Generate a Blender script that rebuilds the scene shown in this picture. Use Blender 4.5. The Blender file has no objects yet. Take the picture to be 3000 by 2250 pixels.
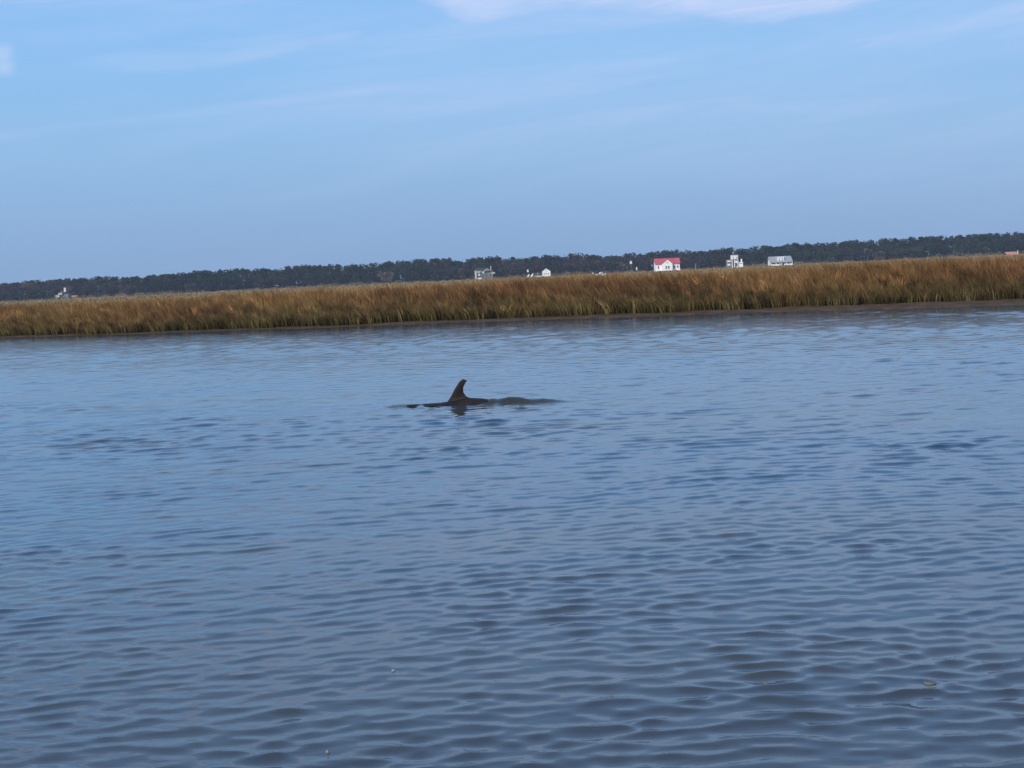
import bpy, bmesh, math, random
import numpy as np
from mathutils import Matrix, Vector

R = math.radians
rng = np.random.default_rng(7)
random.seed(7)
scn = bpy.context.scene
COL = scn.collection

# ------------------------------------------------------------------ camera
H = 1.6                      # eye height above the water
F = 4300.0                   # focal length in photo pixels (3000 wide)
HOR = 808.0                  # horizon row at column 1500
ROLL = math.atan(0.047)
cam = bpy.data.objects.new('camera', bpy.data.cameras.new('camera'))
COL.objects.link(cam)
cam.data.lens = F / 3000 * 36
cam.data.sensor_width = 36
cam.data.clip_start = 0.1
cam.data.clip_end = 6000
pitch = math.atan((1125 - HOR) * math.cos(ROLL) / F)
fwd = Vector((0, math.cos(pitch), -math.sin(pitch)))
rt = Vector((1, 0, 0))
up = rt.cross(fwd)
Xc = rt * math.cos(ROLL) - up * math.sin(ROLL)
Yc = rt * math.sin(ROLL) + up * math.cos(ROLL)
M = Matrix((Xc, Yc, -fwd)).transposed().to_4x4()
M.translation = Vector((0, 0, H))
cam.matrix_world = M
scn.camera = cam

def ray(px, py):
    return (Xc * (px - 1500) + Yc * (1125 - py) + fwd * F).normalized()
def at(px, py, Y):
    """world point on the sight line of photo pixel (px,py) at distance Y"""
    d = ray(px, py)
    return Vector((0, 0, H)) + d * (Y / d.y)
def on_water(px, py, z=0.0):
    d = ray(px, py)
    return Vector((0, 0, H)) + d * ((z - H) / d.z)
def azel(px, py):
    d = ray(px, py)
    return math.atan2(d.x, d.y), math.asin(d.z)

# ------------------------------------------------------------------ sky
SUN_EL, SUN_AZ = R(33), R(-142)        # azimuth from +Y towards +X : behind the camera, to the left
world = bpy.data.worlds.new('World')
scn.world = world
world.use_nodes = True
nt = world.node_tree
nt.nodes.clear()
def N(tree, t, **k):
    n = tree.nodes.new(t)
    for a, b in k.items():
        setattr(n, a, b)
    return n
def math_n(tree, op, a, b=None, c=None, clamp=False):
    n = N(tree, 'ShaderNodeMath', operation=op)
    n.use_clamp = clamp
    for i, v in enumerate((a, b, c)):
        if v is None: continue
        if isinstance(v, (int, float)): n.inputs[i].default_value = v
        else: tree.links.new(v, n.inputs[i])
    return n.outputs[0]
def mixc(tree, fac, a, b, mode='MIX'):
    n = N(tree, 'ShaderNodeMix', data_type='RGBA', blend_type=mode)
    for s, v in ((n.inputs[0], fac), (n.inputs[6], a), (n.inputs[7], b)):
        if isinstance(v, (int, float)): s.default_value = v
        elif isinstance(v, (tuple, list)): s.default_value = (*v[:3], 1)
        else: tree.links.new(v, s)
    return n.outputs[2]
def maprange(tree, v, a, b, c=0.0, d=1.0, smooth=True):
    n = N(tree, 'ShaderNodeMapRange')
    n.interpolation_type = 'SMOOTHSTEP' if smooth else 'LINEAR'
    tree.links.new(v, n.inputs[0])
    for i, x in enumerate((a, b, c, d)): n.inputs[i + 1].default_value = x
    return n.outputs[0]
def noise(tree, vec, scale, detail=3, rough=0.55, dist=0.0):
    n = N(tree, 'ShaderNodeTexNoise')
    n.inputs['Scale'].default_value = scale
    n.inputs['Detail'].default_value = detail
    n.inputs['Roughness'].default_value = rough
    n.inputs['Distortion'].default_value = dist
    if vec is not None: tree.links.new(vec, n.inputs['Vector'])
    return n.outputs[0]
def combine(tree, x, y, z=0.0):
    n = N(tree, 'ShaderNodeCombineXYZ')
    for i, v in enumerate((x, y, z)):
        if isinstance(v, (int, float)): n.inputs[i].default_value = v
        else: tree.links.new(v, n.inputs[i])
    return n.outputs[0]

WS = 0.10
sky = N(nt, 'ShaderNodeTexSky', sky_type='NISHITA')
sky.sun_disc = False
sky.sun_elevation = SUN_EL
sky.sun_rotation = SUN_AZ
sky.altitude = 0
sky.air_density = 1.0
sky.dust_density = 1.0
sky.ozone_density = 2.0
tc = N(nt, 'ShaderNodeTexCoord')
sep = N(nt, 'ShaderNodeSeparateXYZ')
nt.links.new(tc.outputs['Generated'], sep.inputs[0])
sx, sy, sz = sep.outputs
el = math_n(nt, 'ARCSINE', sz)
az = math_n(nt, 'ARCTAN2', sx, sy)
# pale haze-blue of the low sky (linear colours as seen, divided by the strength)
ramp = N(nt, 'ShaderNodeValToRGB')
nt.links.new(maprange(nt, el, 0, R(40), smooth=False), ramp.inputs[0])
stops = [(0.0, (.235, .395, .655)), (0.05, (.255, .425, .70)), (0.125, (.285, .505, .80)),
         (0.20, (.275, .535, .89)), (0.30, (.245, .52, .93)), (0.5, (.21, .48, .93)), (1.0, (.13, .34, .74))]
els = ramp.color_ramp.elements
while len(els) < len(stops): els.new(0.5)
for e, (p, c) in zip(els, stops):
    e.position = p; e.color = (*c, 1)
haze_sky = N(nt, 'ShaderNodeVectorMath', operation='SCALE')
nt.links.new(ramp.outputs[0], haze_sky.inputs[0]); haze_sky.inputs[3].default_value = 1 / WS
base = mixc(nt, maprange(nt, el, R(25), R(70), 0.95, 0.3), sky.outputs[0], haze_sky.outputs[0])
# thin streaks of cirrus
v1 = combine(nt, math_n(nt, 'MULTIPLY', az, 2.2), math_n(nt, 'MULTIPLY_ADD', az, -1.6, math_n(nt, 'MULTIPLY', el, 17.0)), 1.3)
st = noise(nt, v1, 1.5, 5, 0.5, 0.6)
st = maprange(nt, st, 0.46, 0.74)
veil = noise(nt, combine(nt, math_n(nt, 'MULTIPLY', az, 1.4), math_n(nt, 'MULTIPLY', el, 7), 9.0), 1.7, 3, 0.5)
veil = math_n(nt, 'MULTIPLY', maprange(nt, veil, 0.35, 0.7), 0.13)
veil = math_n(nt, 'ADD', veil, maprange(nt, az, R(-12), R(30), 0.0, 0.12))
veil = math_n(nt, 'MULTIPLY', veil, maprange(nt, el, R(-0.5), R(7), 0.25, 1))
st_fac = math_n(nt, 'MULTIPLY', math_n(nt, 'MULTIPLY', st, maprange(nt, el, R(2.5), R(8), 0.15, 1)), 0.40)
st_fac = math_n(nt, 'ADD', st_fac, veil)
# the solid cloud edge at the top of the view
crv = N(nt, 'ShaderNodeFloatCurve')
nt.links.new(maprange(nt, az, R(-40), R(40), smooth=False), crv.inputs[1])
pts = []
for px, py in ((500, -260), (900, -120), (1180, -40), (1270, 0), (1390, 52), (1560, 32), (1800, 26), (1960, 34), (2060, 56), (2200, 62), (2400, 30), (2620, -20), (2900, -200)):
    a, e = azel(px, py)
    pts.append(((a + R(40)) / R(80), e / R(20)))
cm = crv.mapping.curves[0]
cm.points[0].location = (0, 1.0); cm.points[-1].location = (1, 1.0)
for p in pts: cm.points.new(*p)
crv.mapping.update()
edge = math_n(nt, 'MULTIPLY', crv.outputs[0], R(20))
vn = combine(nt, math_n(nt, 'MULTIPLY', az, 14), math_n(nt, 'MULTIPLY', el, 40), 5.0)
en = math_n(nt, 'MULTIPLY', math_n(nt, 'SUBTRACT', noise(nt, vn, 1.0, 5, 0.6), 0.5), R(1.3))
over = math_n(nt, 'ADD', math_n(nt, 'ADD', math_n(nt, 'SUBTRACT', el, edge), en), R(0.22))
cl = math_n(nt, 'MULTIPLY', maprange(nt, over, R(-0.35), R(0.75)), maprange(nt, over, R(2.0), R(5.0), 1, 0.25))
# the small puff at the left edge
a0, e0 = azel(5, 172)
da = math_n(nt, 'DIVIDE', math_n(nt, 'SUBTRACT', az, a0), R(0.55))
de = math_n(nt, 'DIVIDE', math_n(nt, 'SUBTRACT', el, e0), R(0.60))
rr = math_n(nt, 'SQRT', math_n(nt, 'ADD', math_n(nt, 'MULTIPLY', da, da), math_n(nt, 'MULTIPLY', de, de)))
rr = math_n(nt, 'ADD', rr, math_n(nt, 'MULTIPLY', en, 60))
pf = maprange(nt, rr, 1.5, 0.3, 0, 0.6)
def wisp(px, py, w, h, tilt, amt):
    a, e = azel(px, py); c, s_ = math.cos(tilt), math.sin(tilt)
    x = math_n(nt, 'SUBTRACT', az, a); y = math_n(nt, 'SUBTRACT', el, e)
    uu = math_n(nt, 'DIVIDE', math_n(nt, 'ADD', math_n(nt, 'MULTIPLY', x, c), math_n(nt, 'MULTIPLY', y, s_)), w / F)
    vv = math_n(nt, 'DIVIDE', math_n(nt, 'SUBTRACT', math_n(nt, 'MULTIPLY', y, c), math_n(nt, 'MULTIPLY', x, s_)), h / F)
    q = math_n(nt, 'ADD', math_n(nt, 'MULTIPLY', uu, uu), math_n(nt, 'MULTIPLY', vv, vv))
    q = math_n(nt, 'ADD', q, math_n(nt, 'MULTIPLY', en, 45))
    return maprange(nt, q, 0.9, 0.0, 0, amt)
cfac = math_n(nt, 'MULTIPLY', cl, 0.86)
cfac = math_n(nt, 'MAXIMUM', cfac, math_n(nt, 'MULTIPLY', maprange(nt, math_n(nt, 'SUBTRACT', az, math_n(nt, 'MULTIPLY', en, 0.4)), azel(60, 170)[0], azel(10, 170)[0], 0, 0.55), maprange(nt, math_n(nt, 'ABSOLUTE', math_n(nt, 'ADD', math_n(nt, 'SUBTRACT', el, e0), math_n(nt, 'MULTIPLY', en, 0.3))), R(0.75), R(0.3))))
cfac = math_n(nt, 'MULTIPLY', cfac, 1.0)
for w_ in ((1150, 215, 700, 60, R(4), .15), (2300, 260, 600, 70, R(2), .17), (350, 90, 420, 60, R(6), .12), (2430, 0, 420, 60, R(-2), .30), (760, 150, 330, 32, R(9), .30), (980, 112, 120, 22, R(8), .30), (520, 175, 420, 45, R(2), .20), (2600, 107, 190, 11, R(3), .32), (2200, 165, 160, 14, R(2), .18), (1900, 330, 800, 60, R(3), .12), (700, 40, 300, 30, R(4), .12)):
    cfac = math_n(nt, 'MAXIMUM', cfac, wisp(*w_))
cfac = math_n(nt, 'MAXIMUM', cfac, st_fac)
fv = combine(nt, math_n(nt, 'MULTIPLY', az, 9), math_n(nt, 'MULTIPLY_ADD', az, -9.0, math_n(nt, 'MULTIPLY', el, 85.0)), 3.7)
fib = maprange(nt, noise(nt, fv, 1.0, 6, 0.62, 0.8), 0.3, 0.7, 0.72, 1.22)
cfac = math_n(nt, 'MULTIPLY', cfac, fib, clamp=True)
cloudcol = (.56 / WS, .68 / WS, .96 / WS)
final = mixc(nt, cfac, base, cloudcol)
bg = N(nt, 'ShaderNodeBackground')
bg.inputs[1].default_value = WS
nt.links.new(final, bg.inputs[0])
out = N(nt, 'ShaderNodeOutputWorld')
nt.links.new(bg.outputs[0], out.inputs[0])

# ------------------------------------------------------------------ sun
sl = bpy.data.lights.new('sun', 'SUN')
sl.energy = 3.6
sl.angle = R(0.5)
sl.color = (1.0, 0.93, 0.82)
sun = bpy.data.objects.new('sun', sl)
COL.objects.link(sun)
sd = Vector((math.sin(SUN_AZ) * math.cos(SUN_EL), math.cos(SUN_AZ) * math.cos(SUN_EL), math.sin(SUN_EL)))
sun.rotation_euler = (-sd).to_track_quat('-Z', 'Y').to_euler()
sun.location = (-60, -60, 60)
scn.view_settings.view_transform = 'Standard'
scn.view_settings.look = 'None'
scn.view_settings.exposure = 0.0
scn.view_settings.gamma = 1.0
scn.view_settings.use_curve_mapping = False

# ------------------------------------------------------------------ helpers
def tag(o, label=None, cat=None, group=None, kind=None):
    if label: o['label'] = label
    if cat: o['category'] = cat
    if group: o['group'] = group
    if kind: o['kind'] = kind
    return o
def link(o, parent=None):
    COL.objects.link(o)
    if parent is not None: o.parent = parent
    return o
def empty(name, loc, rz=0, label=None, cat=None, group=None):
    o = bpy.data.objects.new(name, None)
    o.empty_display_size = 0.3
    COL.objects.link(o)
    o.location = loc
    o.rotation_euler = (0, 0, rz)
    return tag(o, label, cat, group)
def np_mesh(name, verts, faces_flat, loop_starts, loop_totals, mat, colors=None, smooth=False):
    me = bpy.data.meshes.new(name)
    verts = np.asarray(verts, dtype=np.float32)
    me.vertices.add(len(verts)); me.vertices.foreach_set('co', verts.ravel())
    me.loops.add(len(faces_flat)); me.loops.foreach_set('vertex_index', np.asarray(faces_flat, dtype=np.int32))
    me.polygons.add(len(loop_starts))
    me.polygons.foreach_set('loop_start', np.asarray(loop_starts, dtype=np.int32))
    me.polygons.foreach_set('loop_total', np.asarray(loop_totals, dtype=np.int32))
    if smooth: me.polygons.foreach_set('use_smooth', np.ones(len(loop_starts), dtype=bool))
    me.update(calc_edges=True)
    if colors is not None:
        ca = me.color_attributes.new('Col', 'FLOAT_COLOR', 'POINT')
        c = np.ones((len(verts), 4), dtype=np.float32); c[:, :3] = colors
        ca.data.foreach_set('color', c.ravel())
    me.materials.append(mat)
    return me
def grid_mesh(name, P, mat, smooth=True):
    """P : (rows, cols, 3)"""
    r, c = P.shape[:2]
    idx = np.arange(r * c).reshape(r, c)
    q = np.stack([idx[:-1, :-1], idx[:-1, 1:], idx[1:, 1:], idx[1:, :-1]], -1).reshape(-1, 4)
    n = len(q)
    return np_mesh(name, P.reshape(-1, 3), q.ravel(), np.arange(n) * 4, np.full(n, 4), mat, smooth=smooth)
class MB:
    """collects boxes, bars and prisms into one mesh"""
    def __init__(s): s.v = []; s.f = []
    def add(s, v, f):
        o = len(s.v); s.v += [tuple(p) for p in v]; s.f += [tuple(i + o for i in q) for q in f]; return s
    def box(s, x0, x1, y0, y1, z0, z1):
        v = [(x0,y0,z0),(x1,y0,z0),(x1,y1,z0),(x0,y1,z0),(x0,y0,z1),(x1,y0,z1),(x1,y1,z1),(x0,y1,z1)]
        return s.add(v, [(3,2,1,0),(4,5,6,7),(0,1,5,4),(1,2,6,5),(2,3,7,6),(3,0,4,7)])
    def prism(s, poly, y0, y1):
        """poly in x,z counter clockwise seen from -y, extruded along y"""
        n = len(poly)
        v = [(x, y0, z) for x, z in poly] + [(x, y1, z) for x, z in poly]
        f = [tuple(range(n)), tuple(range(2 * n - 1, n - 1, -1))]
        f += [(i, i + n, (i + 1) % n + n, (i + 1) % n) for i in range(n)]
        return s.add(v, f)
    def prism_x(s, poly, x0, x1):
        """poly in y,z , extruded along x"""
        n = len(poly)
        v = [(x0, y, z) for y, z in poly] + [(x1, y, z) for y, z in poly]
        f = [tuple(range(n - 1, -1, -1)), tuple(range(n, 2 * n))]
        f += [(i, (i + 1) % n, (i + 1) % n + n, i + n) for i in range(n)]
        return s.add(v, f)
    def bar(s, a, b, r0, r1=None, n=6):
        a, b = Vector(a), Vector(b); r1 = r0 if r1 is None else r1
        d = (b - a).normalized(); t = d.orthogonal().normalized(); u = d.cross(t)
        v = []
        for p, r in ((a, r0), (b, r1)):
            for k in range(n):
                w = 2 * math.pi * k / n
                v.append(p + (t * math.cos(w) + u * math.sin(w)) * r)
        f = [(k, (k + 1) % n, (k + 1) % n + n, k + n) for k in range(n)]
        f += [tuple(range(n - 1, -1, -1)), tuple(range(n, 2 * n))]
        return s.add(v, f)
    def build(s, name, mat, parent=None, smooth=False, bevel=0):
        me = bpy.data.meshes.new(name); me.from_pydata(s.v, [], s.f); me.update()
        bm = bmesh.new(); bm.from_mesh(me); bmesh.ops.recalc_face_normals(bm, faces=bm.faces)
        bm.to_mesh(me); bm.free()
        if smooth: me.polygons.foreach_set('use_smooth', [True] * len(me.polygons))
        me.materials.append(mat)
        o = link(bpy.data.objects.new(name, me), parent)
        if bevel:
            m = o.modifiers.new('bevel', 'BEVEL'); m.width = bevel; m.segments = 2
        return o

def mat_new(name):
    m = bpy.data.materials.new(name); m.use_nodes = True
    t = m.node_tree; b = t.nodes['Principled BSDF']
    return m, t, b
def simple(name, col, rough=0.7, var=0.15, scale=3.0, spec=0.3):
    m, t, b = mat_new(name)
    tcn = N(t, 'ShaderNodeTexCoord')
    n = noise(t, tcn.outputs['Object'], scale, 4, 0.6)
    f = maprange(t, n, 0.3, 0.7)
    lo = tuple(c * (1 - var) for c in col); hi = tuple(min(1, c * (1 + var)) for c in col)
    t.links.new(mixc(t, f, lo, hi), b.inputs['Base Color'])
    b.inputs['Roughness'].default_value = rough
    b.inputs['Specular IOR Level'].default_value = spec
    return m
def leafy(name, trans=0.25, rough=0.75, nscale=0.5, lo=0.7, hi=1.3):
    """colour from the plant's own colour attribute, mottled; a little light passes through"""
    m, t, b = mat_new(name)
    at_ = N(t, 'ShaderNodeAttribute', attribute_name='Col')
    tcn = N(t, 'ShaderNodeTexCoord')
    n = noise(t, tcn.outputs['Object'], nscale, 3, 0.6)
    k = maprange(t, n, 0.3, 0.7, lo, hi)
    sc = N(t, 'ShaderNodeVectorMath', operation='SCALE')
    t.links.new(at_.outputs['Color'], sc.inputs[0]); t.links.new(k, sc.inputs[3])
    t.links.new(sc.outputs[0], b.inputs['Base Color'])
    b.inputs['Roughness'].default_value = rough
    b.inputs['Specular IOR Level'].default_value = 0.15
    if trans > 0:
        tr = N(t, 'ShaderNodeBsdfTranslucent'); t.links.new(sc.outputs[0], tr.inputs[0])
        mx = N(t, 'ShaderNodeMixShader'); mx.inputs[0].default_value = trans
        t.links.new(b.outputs[0], mx.inputs[1]); t.links.new(tr.outputs[0], mx.inputs[2])
        t.links.new(mx.outputs[0], t.nodes['Material Output'].inputs[0])
    return m

# smooth value noise in numpy (sum of rotated sines, cheap and aperiodic enough)
def nz(x, y, scale, seed, octs=4):
    g = np.random.default_rng(seed)
    v = np.zeros_like(x, dtype=np.float64); amp = 1.0; tot = 0
    for o in range(octs):
        for _ in range(5):
            a = g.uniform(0, 2 * math.pi); ph = g.uniform(0, 6.28); k = scale * g.uniform(0.75, 1.35)
            v += amp * np.sin((x * math.cos(a) + y * math.sin(a)) * k + ph)
        tot += amp * 5 ** 0.5; amp *= 0.55; scale *= 2.03
    return v / tot

# ------------------------------------------------------------------ bank line
def bank_y(x):
    x = np.asarray(x, dtype=np.float64)
    r = np.where(x > 26, 26 + 40 * np.tanh((x - 26) / 40) * 0.5, x)
    r = np.where(x < -60, -60 + 60 * np.tanh((x + 60) / 60), r)
    b = 52.2 - 0.456 * r
    return b + 0.45 * np.sin(x * 0.21 + 1) + 0.28 * np.sin(x * 0.63 + 2.2) + 0.12 * np.sin(x * 1.7)
def mud_width(x):
    """bare mud between the water and the first grass, widest at the right"""
    x = np.asarray(x, dtype=np.float64)
    return 0.35 + 1.0 / (1 + np.exp(-(x + 4) / 2.5)) + 2.0 / (1 + np.exp(-(x - 9) / 2.0))
def land_z(x, t):
    """height of the marsh floor, t metres behind the bank line"""
    x = np.asarray(x, dtype=np.float64); t = np.asarray(t, dtype=np.float64)
    mw = mud_width(x)
    ramp_ = np.interp(t, [-8, -1.5, 0, 0.5, 6, 14, 200, 3000], [-1.2, -0.10, 0.0, 0.035, 0.12, 0.2, 0.3, 0.45])
    bump = 0.028 * nz(x * 1.0, t * 2.2, 1.3, 11, 3) * np.clip((t + 2.2) / 1.5, 0, 1)
    return ramp_ + bump

# ------------------------------------------------------------------ water
# dolphin place (needed by the swell it pushes up)
DP = on_water(1347, 1187)
DROT = R(-12)                # head (local -x) a little farther than the tail
def to_dolphin(x, y):
    dx, dy = x - DP.x, y - DP.y
    c, s = math.cos(-DROT), math.sin(-DROT)
    return dx * c - dy * s, dx * s + dy * c

def water_height(x, y, spx, spy):
    g = np.random.default_rng(3)
    # bands of ruffled and calm water running with the shore
    u = x * 0.91 - y * 0.41; w = x * 0.41 + y * 0.91
    band = nz(u * 0.16, w * 0.62, 0.9, 21, 3) * 0.6 + nz(u * 0.35, w * 1.5, 0.9, 22, 3) * 0.4
    band = 1 / (1 + np.exp(-band * 3.2))
    near = np.clip((14 - y) / 8, 0, 1)
    tb = bank_y(x) - y
    calm = np.clip(tb / 11, 0.0, 1) ** 0.8
    ruffle = (0.45 + 0.95 * band) * (1 - near) + (0.95 + 0.45 * band) * near
    streak = 1 / (1 + np.exp(-5 * nz(u * 0.22, w * 1.3, 1.1, 45, 3)))
    ruffle *= (0.8 + 0.2 * calm) * (1 - (1 - np.clip(tb / 9, 0, 1)) * 0.7 * streak)
    # gusts: small groups of steeper wavelets on otherwise smooth water
    gust = nz(x * 0.8, y * 1.1, 2.3, 41, 3) + 0.5 * nz(x, y, 0.7, 42, 2)
    ruffle *= 0.76 + 0.30 * np.clip(gust * 1.3 + 0.35, 0, 1.6) ** 1.5
    # slow domain warp so that crests meander
    wx = x + 0.10 * nz(x, y, 1.1, 31, 2); wy = y + 0.16 * nz(x, y, 0.9, 32, 2)
    z = np.zeros_like(x, dtype=np.float64)
    # (count, min wavelength, max wavelength, rms slope, direction spread)
    far_ = np.clip((y - 7) / 11, 0, 1)
    # the strips close by are a little longer-waved than the open channel
    sets = [(34, 0.045, 0.09, 0.044, 0.62, 1.1, 0.8), (54, 0.09, 0.17, 0.082, 0.40, 1.0, 1.6), (34, 0.16, 0.30, 0.050, 0.30, 0.8, 1.85),
            (30, 0.32, 0.70, 0.030, 0.55, 0.22, 1.55), (8, 0.6, 2.2, 0.006, 0.5, 1.0, 1.0)]
    hx = np.zeros_like(z); hy = np.zeros_like(z)
    for cnt, l0, l1, slope, spread, wn, wf in sets:
        wgt = wn + (wf - wn) * far_
        for _ in range(cnt):
            L = l0 * (l1 / l0) ** g.uniform(); k = 2 * math.pi / L
            a = -0.10 + g.normal() * spread
            kx, ky = k * math.sin(a), k * math.cos(a)
            amp = slope * math.sqrt(2.0 / cnt) / k
            ph = g.uniform(0, 6.28)
            # drop what the local grid cannot carry
            eff = np.abs(kx) * spx + np.abs(ky) * spy
            fade = np.clip((2.8 - eff) / 1.1, 0, 1)
            A_ = amp * fade * wgt; arg = kx * wx + ky * wy + ph
            z += A_ * np.sin(arg); cs_ = A_ * np.cos(arg)
            hx += cs_ * (kx / k); hy += cs_ * (ky / k)
    z *= ruffle
    # pointed crests and flat troughs: the water also swings sideways
    hx *= ruffle * 1.7; hy *= ruffle * 1.7
    # dolphin: quiet bulge of water over the tail stock and small bow ridge
    dx, dy = to_dolphin(x, y)
    prof = np.interp(dx, [0.18, 0.32, 0.45, 0.62, 0.80, 0.98, 1.15, 1.35, 1.6], [0, 0.042, 0.078, 0.086, 0.066, 0.074, 0.050, 0.022, 0]) * (1 + 0.22 * nz(dx, dy, 14.0, 46, 3))
    cross = np.where(dy < 0, np.exp(-(dy / 0.085) ** 2), np.exp(-(dy / 0.22) ** 2))
    z += prof * cross * (1 + 0.15 * np.sin(dx * 17 + 1))
    rr = np.hypot(dx - 0.05, dy * 1.3)
    z += 0.010 * np.exp(-((rr - 0.45) / 0.38) ** 2) * np.sin(rr * 26) * (dy < 0.3)
    for sg in (-1, 1):         # faint V of ripples trailing from the fin
        dd = (dy - sg * 0.22 * (dx + 0.25))
        z += 0.012 * np.exp(-(dd / 0.07) ** 2) * np.clip(dx + 0.25, 0, 0.5) * np.clip(2.4 - dx, 0, 1) * np.sin(dx * 30 + sg)
    prof2 = np.interp(dx, [-1.05, -0.9, -0.6, -0.3, -0.1], [0, 0.030, 0.022, 0.018, 0])
    z += prof2 * np.exp(-(dy / 0.07) ** 2)
    return z, hx, hy

def build_water():
    ys = [3.6]
    while ys[-1] < 84: ys.append(ys[-1] * 1.0031)
    y_f = np.array(ys)
    y_c0 = -np.geomspace(300, 2, 18)
    y_c0 = np.concatenate([y_c0, [-0.5, 0.8, 1.7, 2.4, 3.0, 3.4]])
    y_c1 = np.array([90, 100, 120, 150, 200])
    y = np.concatenate([y_c0, y_f, y_c1])
    nf = 600
    s_f = np.linspace(-1, 1, nf)
    g1 = np.geomspace(1.03, 110, 22)
    s = np.concatenate([-g1[::-1], s_f, g1])
    width = 3.2 + 0.41 * np.maximum(y, 2.4)
    X = s[None, :] * width[:, None]
    X = np.clip(X, -1400, 1400)
    # keep clipped columns distinct
    edge_ = np.sign(X) * (np.abs(np.arange(len(s)) - len(s) / 2))[None, :] * 1e-3
    X = X + np.where(np.abs(X) > 1399, edge_, 0)
    Y = np.repeat(y[:, None], len(s), 1)
    SPX = np.gradient(X, axis=1); SPY = np.abs(np.gradient(Y, axis=0))
    Z, HX, HY = water_height(X, Y, np.abs(SPX), SPY)
    X0, Y0 = X, Y
    X = X + HX; Y = Y + HY
    global WATER
    WATER = (X, Y, Z)
    m, t, b = mat_new('river_water')
    tcn = N(t, 'ShaderNodeTexCoord'); P_ = tcn.outputs['Object']
    gp = N(t, 'ShaderNodeSeparateXYZ'); t.links.new(P_, gp.inputs[0])
    mp = N(t, 'ShaderNodeMapping'); t.links.new(P_, mp.inputs[0])
    mp.inputs['Rotation'].default_value = (0, 0, R(24)); mp.inputs['Scale'].default_value = (0.10, 0.45, 1)
    murk = noise(t, mp.outputs[0], 1.0, 4, 0.6)
    wc = mixc(t, maprange(t, murk, 0.42, 0.68), (0.013, 0.040, 0.078), (0.042, 0.047, 0.048))
    # grey-brown tint in the water colour nearest the camera
    near_tint = maprange(t, math_n(t, 'ADD', gp.outputs[1], math_n(t, 'MULTIPLY', murk, -4.0)), 2.0, 8.0, 0.85, 0.0)
    wc = mixc(t, near_tint, wc, (0.040, 0.044, 0.048))
    sa = N(t, 'ShaderNodeAttribute', attribute_name='olive_tint')
    t.links.new(mixc(t, sa.outputs['Fac'], wc, (0.026, 0.028, 0.021)), b.inputs['Base Color'])
    b.inputs['IOR'].default_value = 1.50
    b.inputs['Specular IOR Level'].default_value = 0.5
    t.links.new(maprange(t, math_n(t, 'ADD', gp.outputs[1], math_n(t, 'MULTIPLY', gp.outputs[0], 0.3)), 12, 42, 0.02, 0.09), b.inputs['Roughness'])
    # finest ripples: relief too small for the mesh
    mp2 = N(t, 'ShaderNodeMapping'); t.links.new(P_, mp2.inputs[0])
    mp2.inputs['Scale'].default_value = (1.0, 2.0, 1)
    n1 = noise(t, mp2.outputs[0], 9.0, 3, 0.6, 0.4)
    n2 = noise(t, mp2.outputs[0], 2.6, 3, 0.6, 0.3)
    mp3 = N(t, 'ShaderNodeMapping'); t.links.new(P_, mp3.inputs[0]); mp3.inputs['Scale'].default_value = (1.0, 1.6, 1)
    n3 = math_n(t, 'MULTIPLY', noise(t, mp3.outputs[0], 1.5, 3, 0.65, 0.3), maprange(t, gp.outputs[1], 22, 44, 0.0, 0.015))
    hsum = math_n(t, 'ADD', n3, math_n(t, 'ADD', math_n(t, 'MULTIPLY', n1, 0.0013), math_n(t, 'MULTIPLY', n2, 0.0022)))
    bp = N(t, 'ShaderNodeBump'); bp.inputs['Strength'].default_value = 1.0; bp.inputs['Distance'].default_value = 1.0
    t.links.new(hsum, bp.inputs['Height']); t.links.new(bp.outputs[0], b.inputs['Normal'])
    me = grid_mesh('water', np.stack([X, Y, Z], -1), m)
    # dark olive tint in the water colour round the dolphin
    dx, dy = to_dolphin(X, Y)
    olive_tint = np.exp(-(np.maximum(0, np.abs(dx - .15) - 1.0) / .15) ** 2) * np.exp(-(np.maximum(0, np.abs(dy) - .10) / .14) ** 2)
    fa = me.attributes.new('olive_tint', 'FLOAT', 'POINT'); fa.data.foreach_set('value', olive_tint.astype(np.float32).ravel())
    return tag(link(bpy.data.objects.new('water', me)), kind='structure')
build_water()

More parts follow.
